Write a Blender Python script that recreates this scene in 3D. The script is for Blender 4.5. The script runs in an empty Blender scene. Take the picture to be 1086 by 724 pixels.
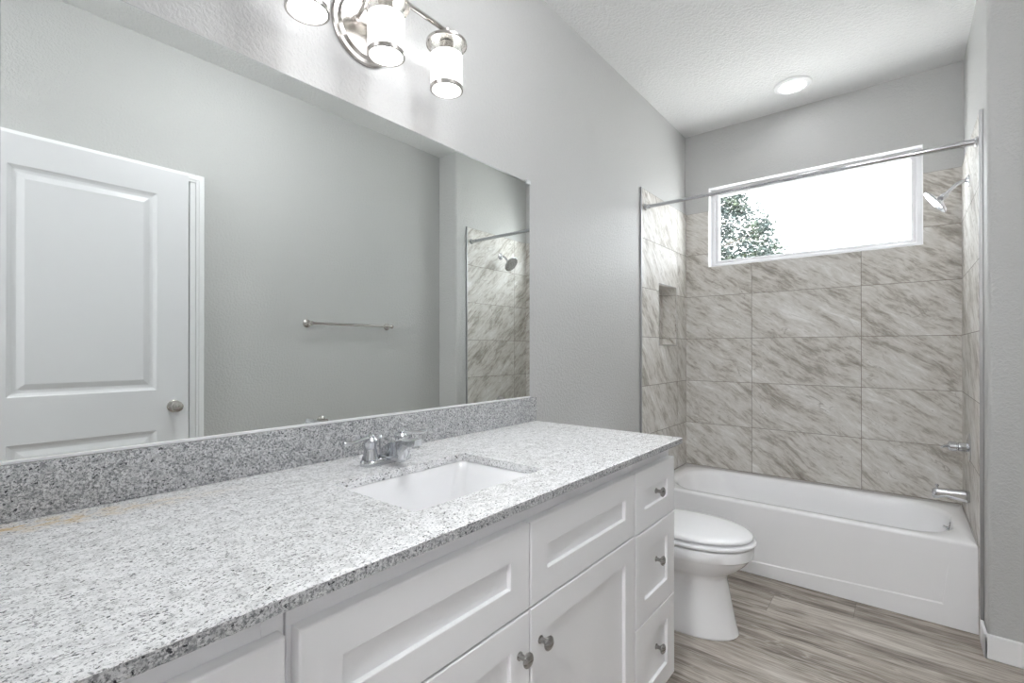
import bpy, bmesh, math, random
from mathutils import Vector, Matrix
from math import sin, cos, pi, radians
random.seed(7)
S = bpy.context.scene
COL = S.collection

# ------------------------------------------------------------------ camera, world, exposure
W_IMG, H_IMG = 1086, 724
cam_d = bpy.data.cameras.new('camera')
cam = bpy.data.objects.new('camera', cam_d)
COL.objects.link(cam)
cam.location = (1.2611, -0.5266, 1.2300)
cam.rotation_euler = (pi / 2 + 0.003, 0, 0.6852)
cam_d.sensor_width = 36.0
cam_d.lens = 506.75 / W_IMG * 36.0
cam_d.shift_y = (369.07 - 362.0) / W_IMG
cam_d.clip_start = 0.02
S.camera = cam

WORLD_STRENGTH = 2.1
SUN_STRENGTH = 2.9
SHADE_EMIT = 0.56
BULB_EMIT = 2.0
CAN_EMIT = 4.0
DOME_FILL_EMIT = 8.6
HALL_FILL_EMIT = 33.0
EXPOSURE = 2.42

world = bpy.data.worlds.new('sky')
S.world = world
world.use_nodes = True
bg = world.node_tree.nodes['Background']
bg.inputs[0].default_value = (0.93, 0.97, 1.0, 1)
bg.inputs[1].default_value = WORLD_STRENGTH
sun_d = bpy.data.lights.new('sun', 'SUN')
sun_d.energy = SUN_STRENGTH
sun_d.angle = 0.01
sun = bpy.data.objects.new('sun', sun_d)
COL.objects.link(sun)
sun.location = (6, 4, 10)
sun.rotation_euler = Vector((-0.50, 0.28, -0.82)).to_track_quat('-Z', 'Y').to_euler()   # from behind the house: it never enters the window
S.view_settings.view_transform = 'Standard'
S.view_settings.look = 'None'
S.view_settings.gamma = 1.0
S.view_settings.exposure = EXPOSURE
S.view_settings.use_curve_mapping = False
try:
    S.cycles.use_denoising = True
    S.cycles.max_bounces = 14
    S.cycles.diffuse_bounces = 8
    S.cycles.glossy_bounces = 8
    S.cycles.transparent_max_bounces = 16
    S.cycles.sample_clamp_indirect = 6.0
except Exception:
    pass

# ------------------------------------------------------------------ measured dimensions
W = 1.524          # alcove width (tub length)
D = 3.075          # back wall
H = 2.819          # ceiling
YR = 2.155         # return wall (start of the alcove's right wall)
W2 = 1.7187        # right wall of the room
YF = -0.62         # wall behind the camera
T = 0.010          # tile thickness
YT = 2.277         # front edge of tile
ZT = 2.235         # top of tile
ROW = 0.3085
TUB_Y, TUB_Z = 2.343, 0.3825
CT = 0.9186        # counter top
CX, CY = 0.657, 1.166
CY0 = YF + 0.003
WX0, WX1, WZ0, WZ1 = 0.168, 1.354, 1.828, 2.405   # window opening


# ------------------------------------------------------------------ material helpers
class NT:
    def __init__(self, name):
        self.m = bpy.data.materials.new(name)
        self.m.use_nodes = True
        self.t = self.m.node_tree
        self.b = self.t.nodes['Principled BSDF']
        self.out = self.t.nodes['Material Output']

    def n(self, typ, ins=None, **props):
        nd = self.t.nodes.new(typ)
        for k, v in props.items():
            setattr(nd, k, v)
        for k, v in (ins or {}).items():
            self.set(nd.inputs[k], v)
        return nd

    def set(self, sock, v):
        if isinstance(v, bpy.types.NodeSocket):
            self.t.links.new(v, sock)
        else:
            sock.default_value = v

    def math(self, op, a, b=0.0, c=0.0):
        nd = self.n('ShaderNodeMath', operation=op)
        for i, v in enumerate((a, b, c)):
            self.set(nd.inputs[i], v)
        return nd.outputs[0]

    def mix(self, fac, a, b, blend='MIX'):
        nd = self.n('ShaderNodeMix', data_type='RGBA', blend_type=blend)
        self.set(nd.inputs[0], fac)
        self.set(nd.inputs[6], a)
        self.set(nd.inputs[7], b)
        return nd.outputs[2]

    def ramp(self, fac, stops, interp='LINEAR'):
        nd = self.n('ShaderNodeValToRGB')
        cr = nd.color_ramp
        cr.interpolation = interp
        while len(cr.elements) < len(stops):
            cr.elements.new(0.5)
        for e, (p, c) in zip(cr.elements, stops):
            e.position = p
            e.color = c if len(c) == 4 else (*c, 1)
        self.set(nd.inputs[0], fac)
        return nd.outputs[0]

    def pos(self):
        return self.n('ShaderNodeNewGeometry').outputs['Position']

    def noise(self, vec, scale, detail=4.0, rough=0.55, dist=0.0):
        return self.n('ShaderNodeTexNoise', {'Vector': vec, 'Scale': scale, 'Detail': detail,
                                             'Roughness': rough, 'Distortion': dist}).outputs[0]

    def vmul(self, vec, v):
        nd = self.n('ShaderNodeVectorMath', operation='MULTIPLY')
        self.set(nd.inputs[0], vec)
        nd.inputs[1].default_value = v
        return nd.outputs[0]

    def xyz(self, x, y, z=0.0):
        nd = self.n('ShaderNodeCombineXYZ')
        for i, v in enumerate((x, y, z)):
            self.set(nd.inputs[i], v)
        return nd.outputs[0]

    def sep(self, v):
        nd = self.n('ShaderNodeSeparateXYZ')
        self.set(nd.inputs[0], v)
        return nd.outputs

    def bump(self, h, strength, dist=0.01):
        nd = self.n('ShaderNodeBump', {'Height': h, 'Strength': strength, 'Distance': dist})
        self.set(self.b.inputs['Normal'], nd.outputs[0])
        return nd

    def base(self, color=None, rough=None, metal=None, spec=None, coat=None):
        b = self.b
        if color is not None:
            self.set(b.inputs['Base Color'], color if not isinstance(color, tuple) or len(color) == 4 else (*color, 1))
        if rough is not None:
            self.set(b.inputs['Roughness'], rough)
        if metal is not None:
            b.inputs['Metallic'].default_value = metal
        if spec is not None:
            b.inputs['Specular IOR Level'].default_value = spec
        if coat is not None:
            b.inputs['Coat Weight'].default_value = coat
            b.inputs['Coat Roughness'].default_value = 0.05
        return self.m


def plain(name, color, rough=0.5, metal=0.0, spec=0.5, coat=None):
    m = NT(name)
    p = m.pos()
    f = m.noise(p, 35.0, 2.0)
    r = m.math('MULTIPLY_ADD', f, 0.06, rough - 0.03)
    return m.base(color, r, metal, spec, coat)


def paint(name, color, scale=70.0, strength=0.35, rough=0.55):
    m = NT(name)
    p = m.pos()
    n1 = m.noise(p, scale, 3.0, 0.5, 0.6)
    n2 = m.noise(p, scale * 2.6, 2.0, 0.5)
    h = m.math('ADD', m.math('MULTIPLY', m.n('ShaderNodeMapRange', {'Value': n1, 'From Min': 0.42, 'From Max': 0.62}).outputs[0], 0.8), m.math('MULTIPLY', n2, 0.3))
    m.bump(h, strength, 0.006)
    return m.base(color, rough, 0, 0.35)


def tile_mat(name, uax, ang, joints, seed, col_shift=0.0):
    """large-format stone-look tile; uax = 0 (x) or 1 (y); joints = (first joint, pitch)"""
    m = NT(name)
    s = m.sep(m.pos())
    u, v = s[uax], s[2]
    j0, pitch = joints
    un = m.math('DIVIDE', m.math('SUBTRACT', u, j0), pitch)
    vn = m.math('DIVIDE', m.math('SUBTRACT', ZT, v), ROW)
    iu, iv = m.math('FLOOR', un), m.math('FLOOR', vn)
    fu = m.math('ABSOLUTE', m.math('SUBTRACT', un, m.math('ROUND', un)))
    fv = m.math('ABSOLUTE', m.math('SUBTRACT', vn, m.math('ROUND', vn)))
    du = m.math('MULTIPLY', fu, pitch)
    dv = m.math('MULTIPLY', fv, ROW)
    dist = m.math('MINIMUM', du, dv)
    grout = m.math('LESS_THAN', dist, 0.0016)
    wn = m.n('ShaderNodeTexWhiteNoise', {'Vector': m.xyz(iu, iv, seed)}, noise_dimensions='3D')
    r3 = m.sep(wn.outputs['Color'])
    ca, sa = cos(ang), sin(ang)
    al = m.math('ADD', m.math('MULTIPLY', u, ca), m.math('MULTIPLY', v, sa))
    ac = m.math('SUBTRACT', m.math('MULTIPLY', v, ca), m.math('MULTIPLY', u, sa))
    al = m.math('MULTIPLY_ADD', r3[0], 9.0, al)
    ac = m.math('MULTIPLY_ADD', r3[1], 9.0, ac)
    # gentle warp so the veins wander
    warp = m.noise(m.xyz(m.math('MULTIPLY', al, 3.0), m.math('MULTIPLY', ac, 4.0), r3[2]), 1.0, 3.0, 0.5)
    acw = m.math('MULTIPLY_ADD', warp, 0.10, ac)
    big = m.noise(m.xyz(m.math('MULTIPLY', al, 2.6), m.math('MULTIPLY', acw, 11.0), r3[2]), 1.0, 9.0, 0.70, 0.25)
    fine = m.noise(m.xyz(m.math('MULTIPLY', al, 13.0), m.math('MULTIPLY', acw, 60.0), r3[2]), 1.0, 6.0, 0.72, 0.3)
    cloud = m.noise(m.xyz(m.math('MULTIPLY', al, 7.0), m.math('MULTIPLY', ac, 9.0), 3.0), 1.0, 4.0, 0.6)
    f = m.math('ADD', m.math('ADD', m.math('MULTIPLY', big, 0.52), m.math('MULTIPLY', fine, 0.34)), m.math('MULTIPLY', cloud, 0.16))
    colr = m.ramp(f, [(0.37, (0.255, 0.228, 0.20)), (0.45, (0.43, 0.40, 0.362)), (0.50, (0.61, 0.585, 0.548)),
                      (0.55, (0.68, 0.66, 0.63)), (0.63, (0.83, 0.82, 0.805))])
    vein = m.noise(m.xyz(m.math('MULTIPLY', al, 2.4), m.math('MULTIPLY', acw, 8.5), m.math('ADD', r3[2], 5.0)), 1.0, 5.0, 0.55, 0.9)
    va = m.math('ABSOLUTE', m.math('SUBTRACT', vein, 0.5))
    vm = m.n('ShaderNodeMapRange', {'Value': va, 'From Min': 0.0, 'From Max': 0.014, 'To Min': 0.55, 'To Max': 0.0}).outputs[0]
    brk = m.n('ShaderNodeMapRange', {'Value': cloud, 'From Min': 0.45, 'From Max': 0.62}).outputs[0]
    colr = m.mix(m.math('MULTIPLY', vm, brk), colr, (0.17, 0.135, 0.10, 1))
    colr = m.mix(grout, colr, (0.27, 0.245, 0.215, 1))
    g = m.n('ShaderNodeMapRange', {'Value': dist, 'From Min': 0.0010, 'From Max': 0.0028}).outputs[0]
    m.bump(m.math('ADD', m.math('MULTIPLY', g, 1.0), m.math('MULTIPLY', fine, 0.05)), 0.5, 0.002)
    rough = m.math('ADD', m.math('MULTIPLY', grout, 0.4), m.math('MULTIPLY_ADD', big, 0.14, 0.43))
    return m.base(colr, rough, 0, 0.28)


def granite_mat(name, stretch, light, fleck_lo, fleck_hi, stain=False):
    m = NT(name)
    p = m.pos()
    q = m.vmul(p, stretch)
    big = m.noise(q, 14.0, 4.0, 0.6, 0.8)
    n1 = m.noise(q, 230.0, 3.0, 0.65, 0.4)
    wv = m.n('ShaderNodeTexNoise', {'Vector': q, 'Scale': 170.0, 'Detail': 3.0, 'Roughness': 0.6})
    sub = m.n('ShaderNodeVectorMath', operation='MULTIPLY_ADD')
    m.set(sub.inputs[0], wv.outputs['Color']); sub.inputs[1].default_value = (0.011, 0.011, 0.011); m.set(sub.inputs[2], q)
    q = sub.outputs[0]
    n2 = m.noise(q, 360.0, 2.0, 0.6)
    cl = m.noise(q, 48.0, 3.0, 0.6)
    c = m.ramp(cl, [(0.36, tuple(x * 0.74 for x in light)), (0.50, tuple(x * 0.93 for x in light)), (0.62, light)])
    thr = m.math('MULTIPLY_ADD', big, 0.16, -0.08)
    f = m.math('ADD', n1, thr)
    fl = m.n('ShaderNodeMapRange', {'Value': f, 'From Min': fleck_lo, 'From Max': fleck_hi}).outputs[0]
    c = m.mix(m.math('MULTIPLY', fl, 0.85), c, (0.20, 0.205, 0.215, 1))
    f2 = m.n('ShaderNodeMapRange', {'Value': n2, 'From Min': fleck_lo + 0.02, 'From Max': fleck_hi + 0.05, 'To Max': 0.75}).outputs[0]
    c = m.mix(f2, c, (0.30, 0.30, 0.31, 1))
    v = m.n('ShaderNodeTexVoronoi', {'Vector': q, 'Scale': 190.0, 'Randomness': 1.0}, feature='F1')
    dk = m.math('MULTIPLY', m.math('LESS_THAN', v.outputs['Distance'], 0.34),
                m.math('GREATER_THAN', m.sep(v.outputs['Color'])[0], 0.90))
    c = m.mix(dk, c, (0.035, 0.036, 0.042, 1))
    v2 = m.n('ShaderNodeTexVoronoi', {'Vector': q, 'Scale': 330.0, 'Randomness': 1.0}, feature='F1')
    dk2 = m.math('MULTIPLY', m.math('LESS_THAN', v2.outputs['Distance'], 0.42),
                 m.math('GREATER_THAN', m.sep(v2.outputs['Color'])[0], 0.80))
    c = m.mix(m.math('MULTIPLY', dk2, 0.85), c, (0.085, 0.087, 0.095, 1))
    v3 = m.n('ShaderNodeTexVoronoi', {'Vector': q, 'Scale': 260.0, 'Randomness': 1.0}, feature='F1')
    wh = m.math('MULTIPLY', m.math('LESS_THAN', v3.outputs['Distance'], 0.45),
                m.math('GREATER_THAN', m.sep(v3.outputs['Color'])[1], 0.72))
    c = m.mix(m.math('MULTIPLY', wh, 0.6), c, (0.86, 0.86, 0.86, 1))
    if stain:   # a rusty vein and grey drifting veins running along the slab
        s = m.sep(p)
        wob = m.noise(m.vmul(p, (1.0, 0.35, 1.0)), 16.0, 5.0, 0.65, 1.0)
        line = m.math('ABSOLUTE', m.math('SUBTRACT', m.math('MULTIPLY_ADD', wob, 0.10, s[0]), m.math('MULTIPLY_ADD', s[1], 0.10, 0.155)))
        near = m.n('ShaderNodeMapRange', {'Value': line, 'From Min': 0.0, 'From Max': 0.05, 'To Min': 1.0, 'To Max': 0.0}).outputs[0]
        along = m.n('ShaderNodeMapRange', {'Value': s[1], 'From Min': -0.42, 'From Max': -0.02, 'To Min': 1.0, 'To Max': 0.0}).outputs[0]
        pat = m.n('ShaderNodeMapRange', {'Value': cl, 'From Min': 0.42, 'From Max': 0.6}).outputs[0]
        c = m.mix(m.math('MULTIPLY', m.math('MULTIPLY', near, along), m.math('MULTIPLY', pat, 0.85)), c, (0.66, 0.47, 0.22, 1))
        vw = m.noise(m.vmul(p, (1.0, 0.22, 1.0)), 9.0, 6.0, 0.6, 1.2)
        va = m.math('ABSOLUTE', m.math('SUBTRACT', vw, 0.52))
        vm = m.n('ShaderNodeMapRange', {'Value': va, 'From Min': 0.0, 'From Max': 0.012, 'To Min': 0.75, 'To Max': 0.0}).outputs[0]
        gate = m.n('ShaderNodeMapRange', {'Value': m.noise(p, 6.0, 2.0), 'From Min': 0.50, 'From Max': 0.62}).outputs[0]
        c = m.mix(m.math('MULTIPLY', m.math('MULTIPLY', vm, gate), pat), c, (0.10, 0.09, 0.10, 1))
    v4 = m.n('ShaderNodeTexVoronoi', {'Vector': q, 'Scale': 75.0, 'Randomness': 1.0}, feature='F1')
    dk4 = m.math('MULTIPLY', m.math('LESS_THAN', v4.outputs['Distance'], 0.30),
                 m.math('GREATER_THAN', m.sep(v4.outputs['Color'])[2], 0.95))
    c = m.mix(m.math('MULTIPLY', dk4, 1.0 if stain else 0.0), c, (0.03, 0.03, 0.036, 1))
    m.bump(n1, 0.03, 0.001)
    return m.base(c, 0.22, 0, 0.5)


def floor_mat():
    m = NT('vinyl_plank_floor')
    s = m.sep(m.pos())
    x, y = s[0], s[1]
    pw, pl = 0.18, 1.22
    row = m.math('FLOOR', m.math('DIVIDE', y, pw))
    off = m.n('ShaderNodeTexWhiteNoise', {'W': row}, noise_dimensions='1D').outputs[0]
    xs = m.math('MULTIPLY_ADD', off, pl, x)
    colm = m.math('FLOOR', m.math('DIVIDE', xs, pl))
    wn = m.sep(m.n('ShaderNodeTexWhiteNoise', {'Vector': m.xyz(row, colm, 2.0)}, noise_dimensions='3D').outputs['Color'])
    fy = m.math('FRACT', m.math('DIVIDE', y, pw))
    fx = m.math('FRACT', m.math('DIVIDE', xs, pl))
    gy = m.math('MULTIPLY', m.math('MINIMUM', fy, m.math('SUBTRACT', 1.0, fy)), pw)
    gx = m.math('MULTIPLY', m.math('MINIMUM', fx, m.math('SUBTRACT', 1.0, fx)), pl)
    gap = m.math('LESS_THAN', m.math('MINIMUM', gx, gy), 0.0009)
    px = m.math('MULTIPLY_ADD', wn[0], 20.0, x)
    py = m.math('MULTIPLY_ADD', wn[1], 20.0, y)
    g1 = m.noise(m.xyz(m.math('MULTIPLY', px, 2.2), m.math('MULTIPLY', py, 22.0)), 1.0, 6.0, 0.6, 0.8)
    g2 = m.noise(m.xyz(m.math('MULTIPLY', px, 9.0), m.math('MULTIPLY', py, 150.0)), 1.0, 4.0, 0.6, 0.3)
    cath = m.noise(m.xyz(m.math('MULTIPLY', px, 1.5), m.math('MULTIPLY', py, 9.0)), 1.0, 3.0, 0.5, 0.3)
    ring = m.math('FRACT', m.math('MULTIPLY', cath, 14.0))
    ringd = m.n('ShaderNodeMapRange', {'Value': m.math('ABSOLUTE', m.math('SUBTRACT', ring, 0.5)), 'From Min': 0.30, 'From Max': 0.5}).outputs[0]
    f = m.math('ADD', m.math('MULTIPLY', g1, 0.62), m.math('MULTIPLY', g2, 0.38))
    f = m.math('ADD', f, m.math('MULTIPLY_ADD', wn[2], 0.10, -0.05))
    c = m.ramp(f, [(0.35, (0.115, 0.094, 0.078)), (0.45, (0.27, 0.232, 0.196)), (0.54, (0.43, 0.384, 0.338)), (0.66, (0.64, 0.60, 0.55))])
    rg = m.n('ShaderNodeMapRange', {'Value': m.noise(m.xyz(m.math('MULTIPLY', px, 2.0), m.math('MULTIPLY', py, 7.0), 4.0), 1.0, 2.0), 'From Min': 0.50, 'From Max': 0.58}).outputs[0]
    c = m.mix(m.math('MULTIPLY', m.math('MULTIPLY', ringd, rg), 0.5), c, (0.66, 0.62, 0.57, 1))
    c = m.mix(m.math('MULTIPLY', gap, 0.6), c, (0.07, 0.056, 0.045, 1))
    m.bump(m.math('ADD', g2, m.math('MULTIPLY', gap, -1.0)), 0.15, 0.001)
    return m.base(c, m.math('MULTIPLY_ADD', g1, 0.15, 0.36), 0, 0.4)


def emit(name, color, strength, rough=0.4):
    m = NT(name)
    m.base((0.9, 0.9, 0.9), rough)
    m.b.inputs['Emission Color'].default_value = (*color, 1)
    m.b.inputs['Emission Strength'].default_value = strength
    return m.m


def clear_glass(name, tint=(0.97, 0.985, 0.98), edge=1.45):
    m = NT(name)
    tr = m.n('ShaderNodeBsdfTransparent', {'Color': (*tint, 1)})
    gl = m.n('ShaderNodeBsdfGlossy', {'Color': (1, 1, 1, 1), 'Roughness': 0.02})
    lw = m.n('ShaderNodeLayerWeight', {'Blend': 0.5})
    fr = m.math('MULTIPLY_ADD', m.math('POWER', lw.outputs['Facing'], 4.0), 0.55, 0.04)
    mx = m.n('ShaderNodeMixShader', {0: fr})
    m.t.links.new(tr.outputs[0], mx.inputs[1])
    m.t.links.new(gl.outputs[0], mx.inputs[2])
    m.t.links.new(mx.outputs[0], m.out.inputs[0])
    return m.m


def brushed(name, color, rough):
    m = NT(name)
    f = m.noise(m.vmul(m.pos(), (40.0, 40.0, 400.0)), 1.0, 3.0)
    return m.base(color, m.math('MULTIPLY_ADD', f, 0.12, rough - 0.06), 1.0)


M = {}
M['wall'] = paint('wall_paint', (0.54, 0.54, 0.535), 85.0, 0.30, 0.5)
M['ceiling'] = paint('ceiling_paint', (0.80, 0.80, 0.80), 60.0, 0.45, 0.8)
M['white_paint'] = plain('white_satin_paint', (0.74, 0.74, 0.76), 0.36)
M['cab'] = plain('white_cabinet_lacquer', (0.90, 0.90, 0.915), 0.33)
M['trim'] = plain('white_trim_paint', (0.88, 0.88, 0.89), 0.4)
M['vinyl'] = plain('white_window_vinyl', (0.68, 0.675, 0.69), 0.35)
M['tile_back'] = tile_mat('stone_tile_back', 0, radians(-33), (W / 2 - 0.305, 0.61), 1.0)
M['tile_left'] = tile_mat('stone_tile_left', 1, radians(-48), (YT + 0.61, 0.61), 2.0)
M['tile_niche'] = tile_mat('stone_tile_niche', 0, radians(-55), (3.0, 6.1), 9.0)
M['tile_right'] = tile_mat('stone_tile_right', 1, radians(40), (YT + 0.61, 0.61), 3.0)
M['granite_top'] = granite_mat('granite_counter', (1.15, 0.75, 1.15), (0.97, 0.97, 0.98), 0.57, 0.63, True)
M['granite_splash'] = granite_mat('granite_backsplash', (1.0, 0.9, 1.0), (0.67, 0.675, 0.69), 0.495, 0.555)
M['floor'] = floor_mat()
M['acrylic'] = plain('white_tub_acrylic', (0.92, 0.92, 0.935), 0.18, 0, 0.5, 0.3)
M['porcelain'] = plain('white_porcelain', (0.92, 0.92, 0.935), 0.10, 0, 0.5, 0.6)
M['seat'] = plain('white_seat_plastic', (0.92, 0.92, 0.935), 0.2)
M['chrome'] = plain('chrome', (0.64, 0.65, 0.67), 0.06, 1.0)
M['nickel'] = brushed('brushed_nickel', (0.52, 0.495, 0.47), 0.24)
M['knob'] = brushed('dark_nickel_knob', (0.42, 0.41, 0.40), 0.28)
M['steel'] = brushed('steel_trim', (0.46, 0.46, 0.465), 0.5)
M['dark'] = plain('dark_shadow_gap', (0.05, 0.05, 0.055), 0.6)
M['mirror'] = plain('mirror_silver', (0.88, 0.905, 0.895), 0.03, 1.0)
mm = NT('mirror_glass'); M['mirror'] = mm.base((0.87, 0.90, 0.885), 0.0, 1.0)
M['mirror_edge'] = plain('mirror_edge', (0.75, 0.80, 0.79), 0.15, 0.5)
M['clip'] = plain('clear_clip_plastic', (0.80, 0.82, 0.83), 0.15)
M['frost'] = emit('frosted_glass_lit', (0.97, 0.97, 1.0), SHADE_EMIT)
M['bulb'] = emit('bulb_lit', (1.0, 0.98, 0.96), BULB_EMIT)
M['can'] = emit('downlight_lens_lit', (0.97, 0.985, 1.0), CAN_EMIT)
M['dome'] = emit('dome_fill_lit', (0.97, 0.985, 1.0), DOME_FILL_EMIT)
M['hall_fill'] = emit('hall_fill_lit', (0.97, 0.985, 1.0), HALL_FILL_EMIT)
M['glass'] = clear_glass('clear_shade_glass')
M['pane'] = clear_glass('window_pane_glass', (0.985, 0.992, 0.99))
M['rubber'] = plain('rubber_nozzles', (0.35, 0.36, 0.37), 0.5)
M['bark'] = plain('tree_bark', (0.13, 0.11, 0.09), 0.9)
lm = NT('oak_leaves')
lf = lm.noise(lm.pos(), 3.0, 3.0)
M['leaf'] = lm.base(lm.ramp(lf, [(0.35, (0.017, 0.029, 0.030)), (0.55, (0.030, 0.045, 0.038)), (0.7, (0.052, 0.068, 0.036))]), 0.55)
gm = NT('ground_soil')
M['ground'] = gm.base(gm.ramp(gm.noise(gm.pos(), 2.0, 6.0), [(0.35, (0.62, 0.61, 0.59)), (0.7, (0.78, 0.77, 0.74))]), 0.95)


# ------------------------------------------------------------------ mesh helpers
def box(bm, x0, x1, y0, y1, z0, z1, bev=0.0, seg=2):
    r = bmesh.ops.create_cube(bm, size=1.0)
    vs = r['verts']
    for v in vs:
        v.co = Vector((x0 + (v.co.x + .5) * (x1 - x0), y0 + (v.co.y + .5) * (y1 - y0), z0 + (v.co.z + .5) * (z1 - z0)))
    if bev > 0:
        es = list({e for v in vs for e in v.link_edges})
        bmesh.ops.bevel(bm, geom=es, offset=bev, segments=seg, affect='EDGES', profile=0.5)


def loft(bm, loops, cap0=True, cap1=True, closed=True):
    rows = [[bm.verts.new(p) for p in lp] for lp in loops]
    n = len(rows[0])
    for a, b in zip(rows[:-1], rows[1:]):
        for i in range(n if closed else n - 1):
            j = (i + 1) % n
            bm.faces.new((a[i], a[j], b[j], b[i]))
    if cap0:
        bm.faces.new(list(reversed(rows[0])))
    if cap1:
        bm.faces.new(rows[-1])
    return rows


def frame_axes(axis):
    a = Vector(axis).normalized()
    u = a.orthogonal().normalized()
    return a, u, a.cross(u)


def lathe(bm, prof, origin, axis=(0, 0, 1), n=32, cap=True):
    """prof = [(radius, height along the axis)]"""
    a, u, v = frame_axes(axis)
    o = Vector(origin)
    loops = []
    for r, h in prof:
        r = max(r, 1e-5)
        loops.append([o + a * h + (u * cos(2 * pi * k / n) + v * sin(2 * pi * k / n)) * r for k in range(n)])
    loft(bm, loops, cap, cap)


def tube(bm, pts, rad, n=14, flat=1.0, up=None):
    pts = [Vector(p) for p in pts]
    rads = rad if isinstance(rad, (list, tuple)) else [rad] * len(pts)
    loops, prev = [], None
    for i, p in enumerate(pts):
        t = (pts[min(i + 1, len(pts) - 1)] - pts[max(i - 1, 0)]).normalized()
        if prev is None:
            ref = Vector(up) if up else t.orthogonal()
        else:
            ref = prev
        u = (ref - t * ref.dot(t)).normalized()
        prev = u
        v = t.cross(u)
        loops.append([p + (u * cos(2 * pi * k / n) * flat + v * sin(2 * pi * k / n)) * rads[i] for k in range(n)])
    loft(bm, loops)


def bez(p0, p1, p2, p3, n=14):
    out = []
    for i in range(n + 1):
        t = i / n
        out.append(Vector(p0) * (1 - t) ** 3 + Vector(p1) * 3 * t * (1 - t) ** 2 + Vector(p2) * 3 * t * t * (1 - t) + Vector(p3) * t ** 3)
    return out


def rrect(cx, cy, hx, hy, r, n=8):
    r = min(r, hx - 1e-4, hy - 1e-4)
    pts = []
    for (sx, sy, a0) in ((1, 1, 0), (-1, 1, pi / 2), (-1, -1, pi), (1, -1, 3 * pi / 2)):
        for k in range(n + 1):
            a = a0 + (pi / 2) * k / n
            pts.append((cx + sx * (hx - r) + r * cos(a), cy + sy * (hy - r) + r * sin(a)))
    return pts


def prism(bm, poly, fn0, fn1):
    """poly = 2-D outline; fn0 / fn1 place it at the two ends"""
    loft(bm, [[fn0(p) for p in poly], [fn1(p) for p in poly]])


def root_of(o):
    while o.parent:
        o = o.parent
    return o


def obj(name, bm, mat, parent=None, loc=None, smooth=True, angle=32):
    """links bm (written in world coordinates) as one mesh object"""
    if parent is not None:
        base = root_of(parent).location.copy()
        place = (0, 0, 0)
    else:
        base = Vector(loc) if loc else Vector((0, 0, 0))
        place = base
    bmesh.ops.recalc_face_normals(bm, faces=bm.faces)
    for v in bm.verts:
        v.co -= base
    me = bpy.data.meshes.new(name)
    bm.to_mesh(me)
    bm.free()
    if smooth:
        for p in me.polygons:
            p.use_smooth = True
        me.set_sharp_from_angle(angle=radians(angle))
    o = bpy.data.objects.new(name, me)
    o.data.materials.append(mat)
    COL.objects.link(o)
    o.location = place
    if parent is not None:
        o.parent = parent
    return o


def NB():
    return bmesh.new()


def thing(name, label, cat, loc, group=None):
    o = bpy.data.objects.new(name, None)
    o.empty_display_size = 0.1
    COL.objects.link(o)
    o.location = loc
    return tag(o, label, cat, group)


def tag(o, label=None, cat=None, group=None):
    if label:
        o['label'] = label
    if cat:
        o['category'] = cat
    if group:
        o['group'] = group
    return o


def struct(name, bm, mat, label=None, cat=None, parent=None, smooth=False):
    o = obj(name, bm, mat, parent, smooth=smooth)
    if parent is None:
        o['kind'] = 'structure'
        tag(o, label, cat)
    return o


def holed(bm, plane, a0, a1, b0, b1, hole, t0, t1):
    """wall slab with one rectangular opening; plane 'x' -> a=y, b=z ; plane 'y' -> a=x, b=z"""
    h0, h1, g0, g1 = hole
    for (p0, p1, q0, q1) in ((a0, h0, b0, b1), (h1, a1, b0, b1), (h0, h1, b0, g0), (h0, h1, g1, b1)):
        if p1 - p0 < 1e-5 or q1 - q0 < 1e-5:
            continue
        if plane == 'x':
            box(bm, t0, t1, p0, p1, q0, q1)
        else:
            box(bm, p0, p1, t0, t1, q0, q1)


# ------------------------------------------------------------------ the setting
TH = 0.14
NY0, NY1, NZ0, NZ1 = 2.548, 2.855, 1.260, 1.668     # shampoo niche

b = NB(); box(b, -TH, W2 + 0.5 + TH, YF - 1.9 - TH, D + TH, -0.1, 0.0)
struct('floor', b, M['floor'], 'grey brown wood plank floor of the bathroom', 'floor')
b = NB(); box(b, -TH, W2 + 0.5 + TH, YF - 1.9 - TH, D + TH, H, H + 0.1)
struct('ceiling', b, M['ceiling'], 'flat white textured ceiling', 'ceiling')
b = NB(); holed(b, 'x', YF - TH, D, 0, H, (NY0, NY1, NZ0, NZ1), -TH, 0)
struct('wall_left', b, M['wall'], 'long light grey textured wall carrying the mirror', 'wall')
b = NB(); holed(b, 'y', -TH, W2 + TH, 0, H, (WX0, WX1, WZ0, WZ1), D, D + TH)
struct('wall_back', b, M['wall'], 'grey wall around the bright window above the tub', 'wall')
# right wall of the room, and the thicker stretch beside the tub with its rounded corner
b = NB(); box(b, W2, W2 + TH, YF - TH, D, 0, H)
struct('wall_right', b, M['wall'], 'pale grey wall with door and towel bar, seen in the mirror', 'wall')
b = NB()
rc = 0.018
poly = [(W2 - 0.0005, YR), (W2 - 0.0005, D - 0.0005), (W, D - 0.0005)]
for k in range(9):
    a = pi + (pi / 2) * k / 8
    poly.append((W + rc + rc * cos(a), YR + rc + rc * sin(a)))
prism(b, poly, lambda p: (p[0], p[1], 0.0), lambda p: (p[0], p[1], H))
struct('wall_right_alcove', b, M['wall'], 'grey return wall with rounded corner at the right end of the tub', 'wall', smooth=True)
# wall with an open doorway behind the camera
b = NB(); holed(b, 'y', 0, W2, 0, H, (0.80, W2, 0.0, H), YF - TH, YF)
struct('wall_front', b, M['wall'], 'short grey wall stub closing the near end of the vanity', 'wall')

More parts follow.
